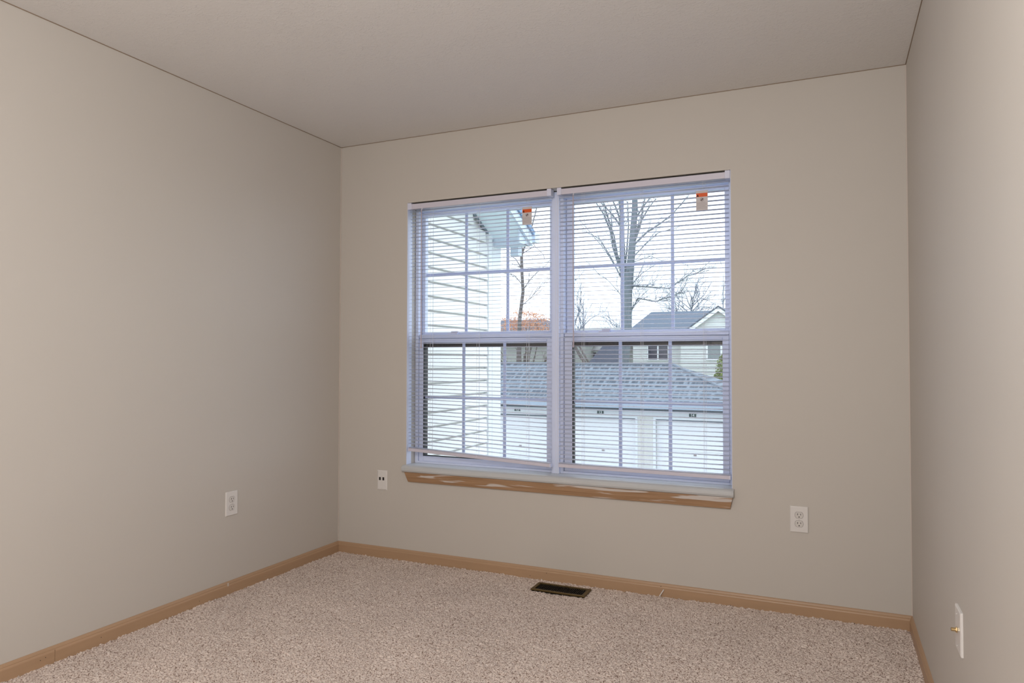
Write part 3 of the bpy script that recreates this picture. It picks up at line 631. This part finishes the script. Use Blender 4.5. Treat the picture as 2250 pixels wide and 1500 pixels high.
rg2 = random.Random(9)
tl = thing('slender_bare_tree', 'slender dark bare tree seen past the white wing', 'tree', (-9.3, 24, -3)); TB = Vector((-9.3, 24, -3))
tk = MB().tube(rel([(-9.36, -3), (-9.31, 1.03), (-9.27, 2.86), (-9.12, 4.0), (-9.167, 4.79), (-9.19, 5.56), (-9.2, 6.0)]), [.15, .115, .085, .075, .07, .07, .06], 8, False)
tk.build('trunk', M_bark2, tl); br_ = MB()
for pts, r0, tw in (([(-9.19, 5.5), (-9.32, 6.06), (-9.6, 7.2)], .05, 3), ([(-9.19, 5.6), (-8.9, 6.22), (-8.79, 6.5), (-8.5, 7.5)], .05, 3), ([(-9.2, 5.0), (-9.45, 5.4), (-9.74, 5.6)], .025, 2),
                    ([(-9.18, 5.6), (-8.59, 5.91), (-8.17, 5.5)], .022, 2), ([(-9.15, 4.3), (-9.5, 4.7), (-9.74, 4.82)], .02, 2), ([(-9.12, 4.1), (-8.7, 4.6), (-8.2, 5.0)], .02, 3), ([(-9.2, 3.4), (-8.8, 3.7), (-8.3, 4.2)], .018, 3)):
    limb(br_, rel(pts), r0, r0*.4, rg2, tw, 2, .5, .5)
br_.build('branches', M_bark2, tl)
farther(tl, 28.5)

# tree that keeps its dry orange leaves
ol = thing('orange_leaved_tree', 'low tree with dry orange leaves beside the white wing', 'tree', (-9.9, 26, -3))
br_ = MB(); rg3 = random.Random(2); tips = []
for k in range(9):
    a = rg3.uniform(0, 2*PI); x = rg3.uniform(-1.9, 1.9); limb(br_, [(0, 0, 2.0+.2*k), (x*.5, math.sin(a)*.4, 3.8), (x, math.sin(a)*.8, 5.0+rg3.uniform(0, 1.0))], .05, .015, rg3, 2, 1, .6)
br_.tube([(0, 0, 0), (.05, 0, 2), (0, 0, 4.4)], [.16, .12, .05], 8, False); br_.build('trunk', M_bark2, ol)
lf = MB()
for k in range(9500):
    x = rg3.gauss(0.05, .85); x = max(-1.9, min(2.0, x)); y = rg3.gauss(0, .6)
    top = 6.35-.24*abs(x+.1)**1.6; z = rg3.uniform(4.95, top) if rg3.random() < .93 else rg3.uniform(5.6, 7.4)
    if math.sin(x*5+z*3)+math.sin(z*9-x*2) < -1.2: continue
    s = rg3.uniform(.016, .036); u = Vector((rg3.gauss(0, 1), rg3.gauss(0, 1), rg3.gauss(0, 1))).normalized()*s; w = u.cross(Vector((rg3.gauss(0, 1), rg3.gauss(0, 1), 1))).normalized()*s*.6
    c = Vector((x, y, z)); lf.quad(c-u, c+w, c+u, c-w)
lf.build('foliage', M_leafO, ol)
farther(ol, 33)

def bare(name, label, loc, h, r, seed, spread=.35, n0=9, depth=4, m=M_twig, rr=.5, z0=.3):
    t = thing(name, label, 'tree', loc, 0, 'distant bare trees'); r_ = random.Random(seed); k = MB()
    k.tube([(0, 0, 0), (.05, 0, h*.4), (-.03, 0, h*.7), (0, 0, h)], [r, r*.8, r*.5, r*.15], 6, False); k.build('trunk', m, t); b = MB()
    for i in range(n0):
        z = h*(z0+(.95-z0)*i/n0); a = r_.uniform(0, 2*PI)
        grow(b, Vector((0, 0, z)), Vector((math.cos(a)*rr, math.sin(a)*rr, .8)).normalized(), r*.3, h*.16, depth, r_, spread, .2, 4)
    b.build('branches', m, t); return t
bare('distant_bare_tree', 'thin pale bare tree at the left edge of the right window', (-12.1, 39.2, -3), 9.5, .16, 11, .3, 9, 3)
bare('distant_bare_tree', 'thin bare tree standing behind the gable peak', (-5.3, 57, -3), 11.3, .10, 12, .22, 8, 2, rr=.3)
bare('distant_bare_tree', 'dense twiggy bare tree above the dark house roof', (-6.9, 51.5, -3), 9.0, .16, 13, .6, 46, 4, rr=1.3, z0=.45)
bare('distant_bare_tree', 'low twiggy bare tree left of the tall trunk', (-12.3, 50.5, -3), 7.2, .12, 14, .55, 34, 4, rr=1.4, z0=.5)
bare('distant_bare_tree', 'faint bare tree behind the grey roofed house', (-16.1, 53, -3), 9.2, .14, 15, .5, 14, 3, rr=.9)
# leaning double stems left of the dark roof
ls = thing('leaning_bare_tree', 'small dark tree leaning right in front of the pale distant house', 'tree', (-7.9, 29.5, -3))
MB().tube([(.6, 0, 0), (-.25, 0, 3.9), (-.62, 0, 4.45), (-1.1, 0, 5.3)], [.10, .09, .075, .04], 8, False).tube([(.62, 0, 0), (-.05, 0, 3.9), (-.42, 0, 4.5), (-.95, 0, 5.5)], [.07, .06, .05, .03], 8, False).build('trunk', M_bark2, ls)

def bush(name, label, loc, rx, ry, z0, z1, n, m, seed, s0=.05, s1=.10):
    r_ = random.Random(seed); f = MB()
    for k in range(n):
        a = r_.uniform(0, 2*PI); q = r_.random()**.5; t = r_.random(); wdt = math.sin(PI*(.15+.8*t))**.6
        c = Vector((rx*q*wdt*math.cos(a), ry*q*wdt*math.sin(a), z0+(z1-z0)*t)); s = r_.uniform(s0, s1)
        u = Vector((r_.gauss(0, 1), r_.gauss(0, 1), r_.gauss(0, 1))).normalized()*s; w = u.cross(Vector((r_.gauss(0, 1), .3, r_.gauss(0, 1)))).normalized()*s*.7
        f.quad(c-u, c+w, c+u, c-w)
    t = thing(name, label, 'shrub', loc); f.build('foliage', m, t)
    MB().tube([(0, 0, 0), (0, 0, z1*.7)], .06, 6).build('stem', M_bark2, t); return t
bush('green_shrub', 'yellow green shrub beside the gabled house at the right', (-2.12, 34.5, -3), .62, .6, 2.9, 4.55, 3600, M_leafG, 5, .03, .06)
bush('green_shrub', 'low green hedge clump behind the right end of the garage roof', (-1.75, 31, -3), 1.1, .7, .4, 3.62, 6000, M_leafG, 6, .035, .07)
